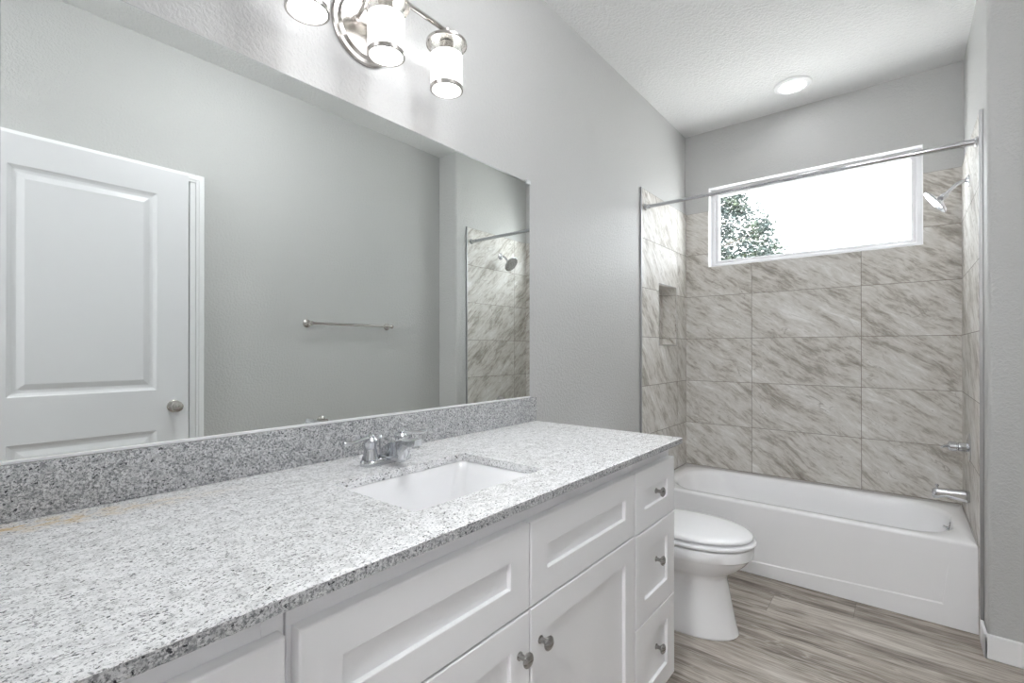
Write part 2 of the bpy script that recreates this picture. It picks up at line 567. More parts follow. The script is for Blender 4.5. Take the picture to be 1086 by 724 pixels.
# baseboards
def baseboard(name, label, poly_pts):
    bb = NB()
    for (x0, x1, y0, y1) in poly_pts:
        box(bb, x0, x1, y0, y1, 0.001, 0.088, 0.004)
        box(bb, x0, x1, y0, y1, 0.08, 0.10, 0.006)
    struct(name, bb, M['trim'], label, 'baseboard')
# the room beyond that doorway
b = NB()
box(b, -TH, 0.0, YF - 1.9, YF - TH, 0, H); box(b, W2 + 0.5, W2 + 0.5 + TH, YF - 1.9, YF - TH, 0, H)
box(b, -TH, W2 + 0.5 + TH, YF - 1.9 - TH, YF - 1.9, 0, H); box(b, W2, W2 + 0.5, YF - TH - 0.02, YF - TH, 0, H)
struct('wall_hall', b, M['wall'], 'grey walls of the hall behind the open end of the bathroom', 'wall')
baseboard('baseboard_return', 'white baseboard at the foot of the return wall beside the tub', [(W - 0.013, W - 0.001, YR - 0.013, YT - 0.002), (W - 0.013, W2 - 0.013, YR - 0.013, YR - 0.001)])
baseboard('baseboard_right', 'white baseboard along the wall with the towel bar', [(W2 - 0.013, W2 - 0.001, 0.435, YR - 0.014)])
baseboard('baseboard_left', 'white baseboard behind the toilet', [(0.001, 0.013, CY + 0.004, YT - 0.002)])

# tile surround (back, left with niche, right)
b = NB()
holed(b, 'y', T, W - T, 0, ZT, (WX0, WX1, WZ0, ZT), D - T, D - 0.0006)
struct('wall_tile_back', b, M['tile_back'], 'grey beige stone tile wall below the window', 'tile wall')
b = NB()
holed(b, 'x', YT, D - 0.0006, 0, ZT, (NY0, NY1, NZ0, NZ1), 0.0006, T)
nd = 0.088
box(b, -nd - 0.008, -nd, NY0, NY1, NZ0, NZ1)
struct('wall_tile_left', b, M['tile_left'], 'stone tile wall with the recessed shampoo niche', 'tile wall')
b = NB()
box(b, -nd, 0.0006, NY0 - 0.0, NY0 + 0.006, NZ0, NZ1)
box(b, -nd, 0.0006, NY1 - 0.006, NY1, NZ0, NZ1)
box(b, -nd, 0.0006, NY0 + 0.006, NY1 - 0.006, NZ0, NZ0 + 0.006)
box(b, -nd, 0.0006, NY0 + 0.006, NY1 - 0.006, NZ1 - 0.006, NZ1)
struct('wall_niche', b, M['tile_niche'], 'tiled sides of the recessed shampoo niche', 'niche')
b = NB()
box(b, W - T, W - 0.0006, YT, D - 0.0006, 0, ZT)
struct('wall_tile_right', b, M['tile_right'], 'stone tile wall carrying the shower head and tub spout', 'tile wall')
# metal edge strips
b = NB(); box(b, 0.0006, T + 0.0025, YT - 0.009, YT, 0.001, ZT + 0.003, 0.0008, 1)
struct('trim_1', b, M['steel'], 'slim metal strip edging the tile wall near the toilet', 'tile trim')
b = NB(); box(b, W - T - 0.0025, W - 0.0006, YT - 0.009, YT, 0.102, ZT + 0.003, 0.0008, 1)
struct('trim_2', b, M['steel'], 'slim metal strip edging the tile wall near the shower head', 'tile trim')
b = NB()
for (y0, y1, z0, z1) in ((NY0 - .004, NY0, NZ0 - .004, NZ1 + .004), (NY1, NY1 + .004, NZ0 - .004, NZ1 + .004), (NY0, NY1, NZ0 - .004, NZ0), (NY0, NY1, NZ1, NZ1 + .004)):
    box(b, T, T + 0.0016, y0, y1, z0, z1)
struct('trim_3', b, M['steel'], 'thin metal edging around the shampoo niche', 'tile trim')

# window
wf = 0.066
b = NB()
def ring(bm, x0, x1, z0, z1, w, y0, y1):
    """rectangular frame ring with sloped inner faces"""
    o_ = [(x0, z0), (x1, z0), (x1, z1), (x0, z1)]
    i_ = [(x0 + w, z0 + w), (x1 - w, z0 + w), (x1 - w, z1 - w), (x0 + w, z1 - w)]
    c = 0.004
    i2 = [(x0 + w - c, z0 + w - c), (x1 - w + c, z0 + w - c), (x1 - w + c, z1 - w + c), (x0 + w - c, z1 - w + c)]
    loops = [[(p[0], y1, p[1]) for p in o_], [(p[0], y0, p[1]) for p in o_], [(p[0], y0, p[1]) for p in i2],
             [(p[0], y0 + c, p[1]) for p in i_], [(p[0], y1, p[1]) for p in i_]]
    rows = loft(bm, loops, False, False)
    for i in range(4):
        j = (i + 1) % 4
        bm.faces.new((rows[-1][i], rows[-1][j], rows[0][j], rows[0][i]))
e = 0.001
ring(b, WX0 + e, WX1 - e, WZ0 + e, WZ1 - e, 0.030, D + 0.052, D + 0.115)
ring(b, WX0 + 0.0305, WX1 - 0.0305, WZ0 + 0.0305, WZ1 - 0.0305, 0.022, D + 0.064, D + 0.105)
win = struct('window_1', b, M['vinyl'], 'wide white framed window high on the tub wall', 'window')
b = NB(); box(b, WX0 + 0.05, WX1 - 0.05, D + 0.082, D + 0.086, WZ0 + 0.05, WZ1 - 0.05)
struct('window_pane', b, M['pane'], parent=win)
b = NB()
r = 0.004
box(b, WX0, WX0 + r, D - 0.001, D + 0.0515, WZ0, WZ1)
box(b, WX1 - r, WX1, D - 0.001, D + 0.0515, WZ0, WZ1)
box(b, WX0 + r, WX1 - r, D - 0.001, D + 0.0515, WZ1 - r, WZ1)
box(b, WX0 + r, WX1 - r, D - T, D + 0.0515, WZ0, WZ0 + r)
struct('window_reveal', b, M['trim'], parent=win)

# door (open a crack, latch side towards the towel bar), its casing
XD = 1.668      # face of the leaf
b = NB()
dy0, dy1, dz0, dz1 = -0.445, 0.345, 0.012, 2.146
def raised_panel(bm, y0, y1, z0, z1, x):
    def rect(i):
        return [(y0 + i, z0 + i), (y1 - i, z0 + i), (y1 - i, z1 - i), (y0 + i, z1 - i)]
    prof = [(0.0, 0.0), (0.006, 0.0035), (0.016, 0.0075), (0.024, 0.0085), (0.030, 0.0085), (0.052, 0.002), (0.055, 0.0012)]
    loft(bm, [[(x + d, p[0], p[1]) for p in rect(i)] for i, d in prof], False, True)
py0, py1 = -0.318, 0.207
pz = ((0.24, 0.823), (1.026, 2.018))
ys = (dy0, py0, py1, dy1)
zs = (dz0, pz[0][0], pz[0][1], pz[1][0], pz[1][1], dz1)
for i in range(3):
    for j in range(5):
        if i == 1 and j in (1, 3):
            continue
        q = [(ys[i], zs[j]), (ys[i + 1], zs[j]), (ys[i + 1], zs[j + 1]), (ys[i], zs[j + 1])]
        b.faces.new([b.verts.new((XD, a, c)) for a, c in q])
for z0, z1 in pz:
    raised_panel(b, py0, py1, z0, z1, XD)
bmesh.ops.remove_doubles(b, verts=b.verts, dist=1e-5)
# sides and back
q = [(dy0, dz0), (dy1, dz0), (dy1, dz1), (dy0, dz1)]
loft(b, [[(XD, a, c) for a, c in q], [(XD + 0.035, a, c) for a, c in q]], False, True)
bmesh.ops.remove_doubles(b, verts=b.verts, dist=1e-5)
door = struct('door_1', b, M['white_paint'], 'white two panel door with round knob, seen in the mirror', 'door')
b = NB()
lathe(b, [(0.0, 0), (0.032, 0), (0.032, 0.004), (0.026, 0.009), (0.013, 0.012), (0.011, 0.026), (0.018, 0.032), (0.026, 0.042), (0.0275, 0.052), (0.024, 0.062), (0.013, 0.068), (0.0, 0.0695)], (XD, 0.281, 0.939), (-1, 0, 0), 28)
struct('door_knob', b, M['nickel'], parent=door, smooth=True)
b = NB(); box(b, XD + 0.006, XD + 0.028, dy1, dy1 + 0.0015, 0.925, 0.975)
struct('latch_plate', b, M['knob'], parent=door)
# casing : head and latch-side leg with stepped profile, flat jamb strip
b = NB()
cy1, cz1 = 0.429, 2.172
box(b, W2 - 0.012, W2 - 0.0006, 0.362, 0.395, 0.001, 2.140, 0.002)
box(b, W2 - 0.018, W2 - 0.0006, 0.388, cy1, 0.001, cz1, 0.003)
box(b, W2 - 0.022, W2 - 0.017, 0.402, cy1 - 0.006, 0.001, cz1 - 0.006, 0.002)
box(b, W2 - 0.018, W2 - 0.0006, -0.53, 0.388, 2.128, cz1, 0.003)
box(b, W2 - 0.022, W2 - 0.017, -0.53, 0.404, 2.142, cz1 - 0.006, 0.002)
box(b, W2 - 0.018, W2 - 0.0006, -0.53, -0.462, 0.001, 2.128, 0.003)
casing = struct('trim_4', b, M['trim'], 'white casing around the panel door', 'door casing')

# ------------------------------------------------------------------ vanity cabinets
XB, XF = 0.616, 0.640     # face frame plane and the face of doors and drawers
FZ = 0.100

def shaker(bm, y0, y1, z0, z1, fr=0.0625, x0=XB + 0.0005, x1=XF, rec=0.0095):
    def rect(i):
        return [(y0 + i, z0 + i), (y1 - i, z0 + i), (y1 - i, z1 - i), (y0 + i, z1 - i)]
    prof = [(0.0, x0), (0.0, x1 - 0.003), (0.001, x1 - 0.001), (0.003, x1), (fr, x1), (fr + 0.0012, x1 - 0.001), (fr + 0.0022, x1 - rec)]
    loft(bm, [[(x, p[0], p[1]) for p in rect(i)] for i, x in prof], True, True)

def knob(parent, y, z):
    bm = NB()
    lathe(bm, [(0.0, 0.0), (0.0088, 0.0), (0.0088, 0.002), (0.0062, 0.0035), (0.0055, 0.012), (0.0075, 0.0165), (0.0135, 0.0195), (0.0155, 0.0225), (0.0152, 0.025), (0.011, 0.0285), (0.005, 0.030), (0.0, 0.0303)], (XF, y, z), (1, 0, 0), 24)
    return obj('knob', bm, M['knob'], parent)

def carcass(name, label, y0, y1):
    t = thing(name, label, 'cabinet', (0.0, (y0 + y1) / 2, 0.0))
    bm = NB()
    zt = 0.8975
    box(bm, 0.003, 0.598, y0, y0 + 0.016, FZ, zt)
    box(bm, 0.003, 0.598, y1 - 0.016, y1, FZ, zt)
    box(bm, 0.003, 0.598, y0 + 0.016, y1 - 0.016, FZ, FZ + 0.016)
    box(bm, 0.003, 0.010, y0 + 0.016, y1 - 0.016, FZ + 0.016, zt)
    obj('carcass', bm, M['cab'], t, smooth=False)
    bm = NB()
    box(bm, 0.598, XB, y0, y0 + 0.030, FZ, zt, 0.001, 1)
    box(bm, 0.598, XB, y1 - 0.030, y1, FZ, zt, 0.001, 1)
    box(bm, 0.598, XB, y0 + 0.030, y1 - 0.030, zt - 0.045, zt)
    box(bm, 0.598, XB, y0 + 0.030, y1 - 0.030, 0.655, 0.69)
    box(bm, 0.598, XB, y0 + 0.030, y1 - 0.030, FZ, FZ + 0.03)
    obj('face_frame', bm, M['cab'], t, smooth=False)
    bm = NB()
    box(bm, 0.535, 0.551, y0, y1, 0.001, FZ)
    box(bm, 0.05, 0.535, y0, y0 + 0.016, 0.001, FZ)
    box(bm, 0.05, 0.535, y1 - 0.016, y1, 0.001, FZ)
    obj('toe_kick', bm, M['cab'], t, smooth=False)
    return t

ZTOP = 0.8565
def drawer_bank(t, y0, y1):
    for z0, z1 in ((0.6695, ZTOP), (0.3865, 0.6655), (FZ + 0.002, 0.3825)):
        bm = NB(); shaker(bm, y0, y1, z0, z1)
        d = obj('drawer', bm, M['cab'], t, smooth=False)
        knob(d, (y0 + y1) / 2 - 0.006, {0.6695: 0.772, 0.3865: 0.551}.get(z0, 0.268))

t = carcass('drawer_cabinet', 'narrow white three drawer cabinet beside the toilet', 0.8175, 1.1425)
drawer_bank(t, 0.8225, 1.1335)
t = carcass('sink_cabinet', 'wide white two door cabinet under the sink', -0.2195, 0.8165)
for y0, y1 in ((-0.2125, 0.2935), (0.2975, 0.8155)):
    bm = NB(); shaker(bm, y0, y1, 0.6745, ZTOP)
    obj('false_drawer', bm, M['cab'], t, smooth=False)
for y0, y1, ky in ((-0.2125, 0.2935, 0.258), (0.2975, 0.8155, 0.3325)):
    bm = NB(); shaker(bm, y0, y1, FZ + 0.002, 0.6705)
    d = obj('door', bm, M['cab'], t, smooth=False)
    knob(d, ky, 0.590)
t = carcass('drawer_cabinet', 'white drawer cabinet at the near end of the counter', CY0 + 0.02, -0.2225)
drawer_bank(t, CY0 + 0.05, -0.2305)

# ------------------------------------------------------------------ counter, backsplash, sink, faucet
SX0, SX1, SY0, SY1 = 0.2365, 0.5375, 0.066, 0.494
TZ0 = CT - 0.0205
def counter():
    bm = NB()
    rr = 0.018
    n = 6
    inner = rrect((SX0 + SX1) / 2, (SY0 + SY1) / 2, (SX1 - SX0) / 2, (SY1 - SY0) / 2, rr, n)
    # outer rectangle sampled with the same count, matched corner by corner
    ocs = [(CX, CY), (0.002, CY), (0.002, CY0), (CX, CY0)]
    outer = []
    for c in range(4):
        for k in range(n + 1):
            outer.append(ocs[c])
    def outl(ins):
        return [(min(max(p[0], 0.002), CX - ins) if p[0] > 0.3 else p[0], p[1] - ins if p[1] > 0 else p[1]) for p in outer]
    loops = [[(p[0], p[1], CT) for p in inner], [(p[0], p[1], CT) for p in outl(0.002)], [(p[0], p[1], CT - 0.002) for p in outl(0.0)],
             [(p[0], p[1], TZ0 + 0.001) for p in outl(0.0)], [(p[0], p[1], TZ0) for p in outl(0.001)],
             [(p[0], p[1], TZ0) for p in inner], [(p[0], p[1], CT - 0.001) for p in inner], ]
    rows = [[bm.verts.new(p) for p in lp] for lp in loops]
    N = len(inner)
    seq = rows + [rows[0]]
    for a, c in zip(seq[:-1], seq[1:]):
        for i in range(N):
            j = (i + 1) % N
            bm.faces.new((a[i], a[j], c[j], c[i]))
    bmesh.ops.remove_doubles(bm, verts=bm.verts, dist=1e-6)
    bmesh.ops.dissolve_degenerate(bm, dist=1e-6, edges=bm.edges)
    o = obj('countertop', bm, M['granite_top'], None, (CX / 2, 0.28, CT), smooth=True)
    o.data.materials.append(M['granite_splash'])      # cut edge: denser grain, plus its dimmer light put into the darker colour
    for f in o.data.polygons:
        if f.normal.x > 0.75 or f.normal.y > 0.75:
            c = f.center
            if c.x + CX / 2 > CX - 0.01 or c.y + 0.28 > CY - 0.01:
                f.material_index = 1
    tag(o, 'long speckled grey granite countertop with sink cutout', 'countertop')
counter()
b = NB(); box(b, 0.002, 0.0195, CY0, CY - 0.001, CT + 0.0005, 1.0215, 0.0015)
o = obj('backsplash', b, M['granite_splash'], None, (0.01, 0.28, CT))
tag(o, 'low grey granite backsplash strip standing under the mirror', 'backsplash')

# undermount sink
b = NB()
scx, scy = (SX0 + SX1) / 2, (SY0 + SY1) / 2
hx, hy = (SX1 - SX0) / 2, (SY1 - SY0) / 2
zr_ = TZ0 - 0.0008
spec = [(-0.022, zr_ - 0.012, .03, 0), (-0.022, zr_, .03, 0), (-0.004, zr_, .028, 0), (0.000, zr_ - 0.003, .028, 0), (0.010, zr_ - 0.03, .03, 0), (0.022, zr_ - 0.085, .035, 0),
        (0.034, zr_ - 0.112, .045, 0), (0.060, zr_ - 0.124, .05, 0), (0.110, zr_ - 0.128, .03, 0)]
loops = []
for ins, z, r_, k in spec:
    iy = ins * (1.0 if ins < 0.01 else 1.9)
    loops.append([(p[0], p[1], z) for p in rrect(scx, scy, hx - ins, hy - iy, r_, 8)])
# outer underside
outer = []
for ins, z, r_ in ((0.08, zr_ - 0.142, .04), (0.03, zr_ - 0.136, .05), (0.0, zr_ - 0.09, .05), (-0.012, zr_ - 0.02, .04)):
    outer.append([(p[0], p[1], z) for p in rrect(scx, scy, hx - ins, hy - ins * 1.2, r_, 8)])
loft(b, outer + loops, True, True)
sk = thing('sink', 'white rectangular sink set into the granite counter', 'sink', (scx, scy, zr_ - 0.142))
obj('basin', b, M['porcelain'], sk, angle=50)
b = NB(); lathe(b, [(0.0, 0.0), (0.021, 0.0), (0.022, 0.002), (0.018, 0.003), (0.016, 0.0015), (0.015, 0.004), (0.0, 0.0055)], (scx, scy, zr_ - 0.128), (0, 0, 1), 28)
obj('drain', b, M['chrome'], sk)

# faucet
FX, FY = 0.150, 0.281
fc = thing('faucet', 'chrome two handle faucet standing behind the sink', 'faucet', (FX, FY, CT))
b = NB()
loops = []
for ins, z in ((0.0, 0.0005), (0.0, 0.010), (0.003, 0.014), (0.007, 0.017)):
    loops.append([(p[0], p[1], CT + z) for p in rrect(FX, FY, 0.0265 - ins, 0.0785 - ins, 0.026, 8)])
loft(b, loops)
obj('base_plate', b, M['chrome'], fc)
# spout body: a fin that leans forward over the bowl
b = NB()
prof = []
top = bez((0.128, 0, CT + 0.016), (0.150, 0, CT + 0.052), (0.200, 0, CT + 0.078), (0.294, 0, CT + 0.080), 14)
bot = bez((0.290, 0, CT + 0.062), (0.268, 0, CT + 0.060), (0.246, 0, CT + 0.046), (0.226, 0, CT + 0.010), 14)
outline = [(p.x, p.z) for p in top] + [(p.x, p.z) for p in bot]
def spw(x, base):   # half width narrows towards the tip
    return base * (1.0 - 0.25 * (x - 0.128) / 0.16)
cxs, czs = 0.205, CT + 0.052
L = []
for q_ in range(13):
    a_ = -pi / 2 + pi * q_ / 12
    s_ = 0.70 + 0.30 * abs(cos(a_)) ** 0.55
    L.append([(cxs + (x - cxs) * (0.5 + 0.5 * s_), FY + spw(x, 0.0195) * sin(a_), czs + (z - czs) * s_) for x, z in outline])
loft(b, L)
lathe(b, [(0.0, 0.0), (0.011, 0.0), (0.011, 0.012), (0.0095, 0.012), (0.0, 0.011)], (0.276, FY, CT + 0.066), (0.15, 0, -1), 20)
obj('spout', b, M['chrome'], fc, angle=40)
for s_ in (-1, 1):
    hy_ = FY + s_ * 0.0508
    b = NB()
    lathe(b, [(0.0, 0.0), (0.0235, 0.0), (0.0235, 0.002), (0.019, 0.014), (0.0165, 0.028), (0.0170, 0.040), (0.0185, 0.045), (0.0175, 0.052), (0.012, 0.058), (0.0, 0.060)], (FX, hy_, CT + 0.016), (0, 0, 1), 28)
    hd = obj('handle', b, M['chrome'], fc)
    b = NB()
    pts = bez((FX, hy_, CT + 0.071), (FX + 0.002, hy_ + s_ * 0.025, CT + 0.080), (FX + 0.006, hy_ + s_ * 0.050, CT + 0.062), (FX + 0.008, hy_ + s_ * 0.086, CT + 0.072), 14)
    tube(b, pts, [0.0095, 0.0095, 0.0093, 0.009, 0.0088, 0.0085, 0.0083, 0.0082, 0.0082, 0.0085, 0.009, 0.0098, 0.0105, 0.0100, 0.006], 16, 0.6, (0, 0, 1))
    lathe(b, [(0.0, 0.0), (0.009, 0.0), (0.010, 0.006), (0.007, 0.011), (0.0, 0.012)], (FX, hy_, CT + 0.073), (0, 0, 1), 20)
    obj('lever', b, M['chrome'], hd)
b = NB()
tube(b, [(0.121, FY, CT + 0.012), (0.121, FY, CT + 0.060)], 0.0026, 10)
lathe(b, [(0.0, 0), (0.005, 0.001), (0.006, 0.006), (0.004, 0.010), (0.0, 0.011)], (0.121, FY, CT + 0.060), (0, 0, 1), 16)
obj('drain_lift_rod', b, M['chrome'], fc)

# ------------------------------------------------------------------ mirror
MY0, MY1, MZ0, MZ1 = -0.4455, 1.1305, 1.0235, 1.9555
mr = thing('mirror', 'large frameless wall mirror above the granite counter', 'mirror', (0.001, (MY0 + MY1) / 2, MZ0))
b = NB(); box(b, 0.0012, 0.0058, MY0, MY1, MZ0, MZ1)
obj('mirror_backing', b, M['mirror_edge'], mr, smooth=False)
b = NB()
b.faces.new([b.verts.new(p) for p in ((0.0061, MY0 + .001, MZ0 + .001), (0.0061, MY1 - .001, MZ0 + .001), (0.0061, MY1 - .001, MZ1 - .001), (0.0061, MY0 + .001, MZ1 - .001))])
obj('mirror_face', b, M['mirror'], mr, smooth=False)
for y0, y1, z0, z1 in ((MY1 - 0.024, MY1 + 0.002, MZ1 - 0.009, MZ1 + 0.008), (MY0 + 0.05, MY0 + 0.076, MZ1 - 0.009, MZ1 + 0.008)):
    b = NB()
    box(b, 0.0008, 0.0115, y0, y1, z0 + 0.009, z1, 0.0015)
    box(b, 0.0068, 0.0115, y0, y1, z0, z1, 0.0015)
    obj('clip', b, M['clip'], mr)
b = NB(); box(b, 0.0065, 0.0105, MY0, MY1, MZ0 - 0.0015, MZ0 + 0.005, 0.0008, 1)
obj('bottom_channel', b, M['trim'], mr, smooth=False)

# ------------------------------------------------------------------ vanity light
LX, LYC, LZP = 0.118, 0.303, 2.192
vl = thing('vanity_light', 'brushed nickel three shade light fixture above the mirror', 'wall light', (0.0, LYC, LZP))
b = NB()
lathe(b, [(0.0, 0.001), (0.104, 0.001), (0.104, 0.006), (0.100, 0.011), (0.090, 0.012), (0.087, 0.016), (0.083, 0.021), (0.074, 0.022), (0.0, 0.024)], (0.0, LYC, LZP), (1, 0, 0), 56)
obj('wall_plate', b, M['nickel'], vl)
ZB = 2.262
b = NB()
tube(b, [(LX, LYC - 0.262, ZB), (LX, LYC + 0.262, ZB)], 0.0078, 16)
for s_ in (-1, 1):
    lathe(b, [(0.0, 0), (0.009, 0.0), (0.0105, 0.004), (0.0105, 0.012), (0.006, 0.016), (0.0, 0.017)], (LX, LYC + s_ * 0.258, ZB), (0, s_, 0), 18)
obj('cross_bar', b, M['nickel'], vl)
for s_ in (-1, 1):
    b = NB()
    tube(b, bez((0.022, LYC + s_ * 0.038, LZP + 0.006), (0.070, LYC + s_ * 0.040, LZP + 0.012), (LX, LYC + s_ * 0.055, LZP + 0.02), (LX, LYC + s_ * 0.060, ZB), 16), 0.0058, 12)
    lathe(b, [(0.0, 0), (0.011, 0.0), (0.011, 0.010), (0.007, 0.014), (0.0, 0.014)], (0.021, LYC + s_ * 0.038, LZP + 0.005), (1, 0, 0.1), 18)
    obj('arm', b, M['nickel'], vl)
for k in (-1, 0, 1):
    y = LYC + k * 0.234
    b = NB()
    zt = 2.222
    lathe(b, [(0.0, 0.016), (0.014, 0.016), (0.018, 0.010), (0.058, 0.006), (0.0655, 0.002), (0.0665, -0.004), (0.0655, -0.0085), (0.0635, -0.004), (0.056, 0.001), (0.0, 0.002)], (LX, y, zt), (0, 0, 1), 40)
    lathe(b, [(0.0, 0.0), (0.010, 0.0), (0.010, 0.034), (0.0, 0.034)], (LX, y, zt + 0.012), (0, 0, 1), 18)
    hd = obj('shade_holder', b, M['nickel'], vl)
    b = NB()
    lathe(b, [(0.0, -0.001), (0.022, -0.001), (0.022, -0.030), (0.019, -0.034), (0.0, -0.034)], (LX, y, zt), (0, 0, 1), 24)
    obj('socket', b, M['nickel'], hd)
    # glass shade: clear top band, frosted lower body, satin ring
    b = NB()
    zc0 = zt - 0.002
    R = 0.0510
    loft(b, [[(LX + r_ * cos(2 * pi * i / 40), y + r_ * sin(2 * pi * i / 40), z) for i in range(40)] for r_, z in ((R, zc0), (R, zc0 - 0.040), (R - 0.0025, zc0 - 0.040), (R - 0.0025, zc0))], False, False)
    sh = obj('clear_glass_band', b, M['glass'], vl)
    b = NB()
    z0 = zc0 - 0.0402; z1 = zc0 - 0.140
    loft(b, [[(LX + r_ * cos(2 * pi * i / 40), y + r_ * sin(2 * pi * i / 40), z) for i in range(40)] for r_, z in ((R - 0.003, z0), (R, z0), (R, z1), (R - 0.003, z1), (R - 0.003, z0))], False, False)
    obj('frosted_shade', b, M['frost'], vl, angle=50)
    b = NB()
    loft(b, [[(LX + r_ * cos(2 * pi * i / 40), y + r_ * sin(2 * pi * i / 40), z) for i in range(40)] for r_, z in ((R - 0.0042, z1 - 0.011), (R + 0.0022, z1 - 0.011), (R + 0.0022, z1), (R - 0.0042, z1), (R - 0.0042, z1 - 0.011))], False, False)
    obj('shade_ring', b, M['nickel'], vl)
    b = NB()
    lathe(b, [(0.0, -0.034), (0.013, -0.034), (0.014, -0.050), (0.024, -0.072), (0.0285, -0.092), (0.026, -0.110), (0.016, -0.122), (0.0, -0.126)], (LX, y, zt), (0, 0, 1), 28)
    obj('bulb', b, M['bulb'], vl)

# ------------------------------------------------------------------ recessed ceiling light, and the added fill domes
def downlight(x, y, label, lens='can'):
    t = thing('recessed_light', label, 'ceiling light', (x, y, H))
    bm = NB()
    lathe(bm, [(0.0, -0.001), (0.100, -0.001), (0.099, -0.006), (0.092, -0.011), (0.074, -0.013), (0.068, -0.008), (0.0, -0.007)], (x, y, H), (0, 0, 1), 48)
    obj('trim_ring', bm, M['trim'], t)
    bm = NB()
    lathe(bm, [(0.0, -0.0085), (0.066, -0.0085), (0.064, -0.0125), (0.04, -0.0135), (0.0, -0.014)], (x, y, H), (0, 0, 1), 40)
    obj('lens', bm, M[lens], t)
    return t
downlight(0.752, 2.758, 'round white recessed light glowing in the ceiling above the tub')
def fill_dome_light(x, y, label, mat):
    t = thing('added_fill_dome', label, 'ceiling light', (x, y, H))
    bm = NB(); lathe(bm, [(0.0, -0.001), (0.155, -0.001), (0.155, -0.018), (0.148, -0.024), (0.0, -0.024)], (x, y, H), (0, 0, 1), 48)
    obj('ceiling_pan', bm, M['nickel'], t)
    bm = NB(); lathe(bm, [(0.0, -0.0245), (0.145, -0.0245), (0.150, -0.045), (0.140, -0.078), (0.115, -0.106), (0.075, -0.126), (0.03, -0.135), (0.0, -0.136)], (x, y, H), (0, 0, 1), 48)
    obj('glass_dome', bm, mat, t)
    bm = NB(); lathe(bm, [(0.0, -0.1365), (0.010, -0.1365), (0.012, -0.143), (0.006, -0.150), (0.0, -0.151)], (x, y, H), (0, 0, 1), 20)
    obj('finial', bm, M['nickel'], t)
fill_dome_light(0.84, 0.52, 'added unseen fill light, a glowing dome above the vanity aisle', M['dome'])  # invented lamp out of view, added to brighten the walls, counter and ceiling
fill_dome_light(1.20, YF - 1.2, 'added unseen fill light, a glowing dome on the hall ceiling beyond the opening', M['hall_fill'])  # invented hall lamp, added to send frontal fill through the opening

# ------------------------------------------------------------------ bathtub
TX0, TX1, TY1 = T + 0.0015, W - T - 0.0015, D - T - 0.0012
tb = thing('bathtub', 'white alcove bathtub with a plain front apron', 'bathtub', ((TX0 + TX1) / 2, (TUB_Y + TY1) / 2, 0.0))
b = NB()
tcx, tcy = (TX0 + TX1) / 2, (TUB_Y + TY1) / 2
thx, thy = (TX1 - TX0) / 2, (TY1 - TUB_Y) / 2
NR = 12
def tl(x0, x1, y0, y1, r_, z):
    return [(p[0], p[1], z) for p in rrect((x0 + x1) / 2, (y0 + y1) / 2, (x1 - x0) / 2, (y1 - y0) / 2, r_, NR)]
rim = TUB_Z
Ls = [tl(TX0, TX1, TUB_Y + 0.02, TY1, 0.004, 0.10),
      tl(TX0, TX1, TUB_Y + 0.004, TY1, 0.004, rim - 0.03),
      tl(TX0, TX1, TUB_Y, TY1, 0.006, rim - 0.012),
      tl(TX0 + .001, TX1 - .001, TUB_Y + 0.002, TY1 - .001, 0.006, rim - 0.004),
      tl(TX0 + .004, TX1 - .004, TUB_Y + 0.008, TY1 - .004, 0.008, rim),
      tl(TX0 + .085, TX1 - .055, TUB_Y + 0.058, TY1 - 0.090, 0.20, rim + 0.001),
      tl(TX0 + .096, TX1 - .062, TUB_Y + 0.067, TY1 - 0.100, 0.205, rim - 0.004),
      tl(TX0 + .108, TX1 - .067, TUB_Y + 0.075, TY1 - 0.108, 0.21, rim - 0.018),
      tl(TX0 + .150, TX1 - .085, TUB_Y + 0.090, TY1 - 0.118, 0.21, rim - 0.09),
      tl(TX0 + .240, TX1 - .125, TUB_Y + 0.112, TY1 - 0.132, 0.20, rim - 0.22),
      tl(TX0 + .300, TX1 - .160, TUB_Y + 0.135, TY1 - 0.145, 0.18, rim - 0.29),
      tl(TX0 + .370, TX1 - .230, TUB_Y + 0.185, TY1 - 0.155, 0.15, rim - 0.318),
      tl(TX0 + .550, TX1 - .400, TUB_Y + 0.270, TY1 - 0.240, 0.09, rim - 0.322)]
loft(b, Ls, True, True)
obj('basin', b, M['acrylic'], tb, angle=60)
# apron: flat skirt with a shallow sunk panel
b = NB()
ax0, ax1, az0, az1 = TX0, TX1, 0.001, rim - 0.013
yA = TUB_Y + 0.0005
out_ = [(ax0, az0), (ax1, az0), (ax1, az1), (ax0, az1)]
pn = [(0.10, 0.046), (1.400, 0.094), (1.425, 0.300), (0.10, 0.330)]
def sh2(p, d):
    c = (0.76, 0.19)
    return (p[0] + (d if p[0] < c[0] else -d), p[1] + (d if p[1] < c[1] else -d))
loft(b, [[(p[0], yA + 0.020, p[1]) for p in out_], [(p[0], yA, p[1]) for p in out_], [(p[0], yA, p[1]) for p in pn],
         [(sh2(p, 0.006)[0], yA + (0.004 if p[1] < 0.2 else 0.0001), sh2(p, 0.006)[1]) for p in pn]], True, True)
obj('apron', b, M['acrylic'], tb, smooth=False)
b = NB()
lathe(b, [(0.0, 0.0), (0.034, 0.0), (0.036, 0.005), (0.031, 0.009), (0.010, 0.010), (0.008, 0.006), (0.0, 0.006)], (TX1 - 0.071, 2.70, rim - 0.046), (-1, 0, 0.25), 32)
tube(b, [(TX1 - 0.080, 2.70, rim - 0.044), (TX1 - 0.096, 2.70, rim - 0.036)], [0.007, 0.006], 12)
obj('overflow_plate', b, M['chrome'], tb)
b = NB()
lathe(b, [(0.0, 0.0), (0.032, 0.0), (0.034, 0.003), (0.026, 0.005), (0.0, 0.004)], (TX1 - 0.42, 2.69, rim - 0.322), (0, 0, 1), 32)
obj('drain', b, M['chrome'], tb)

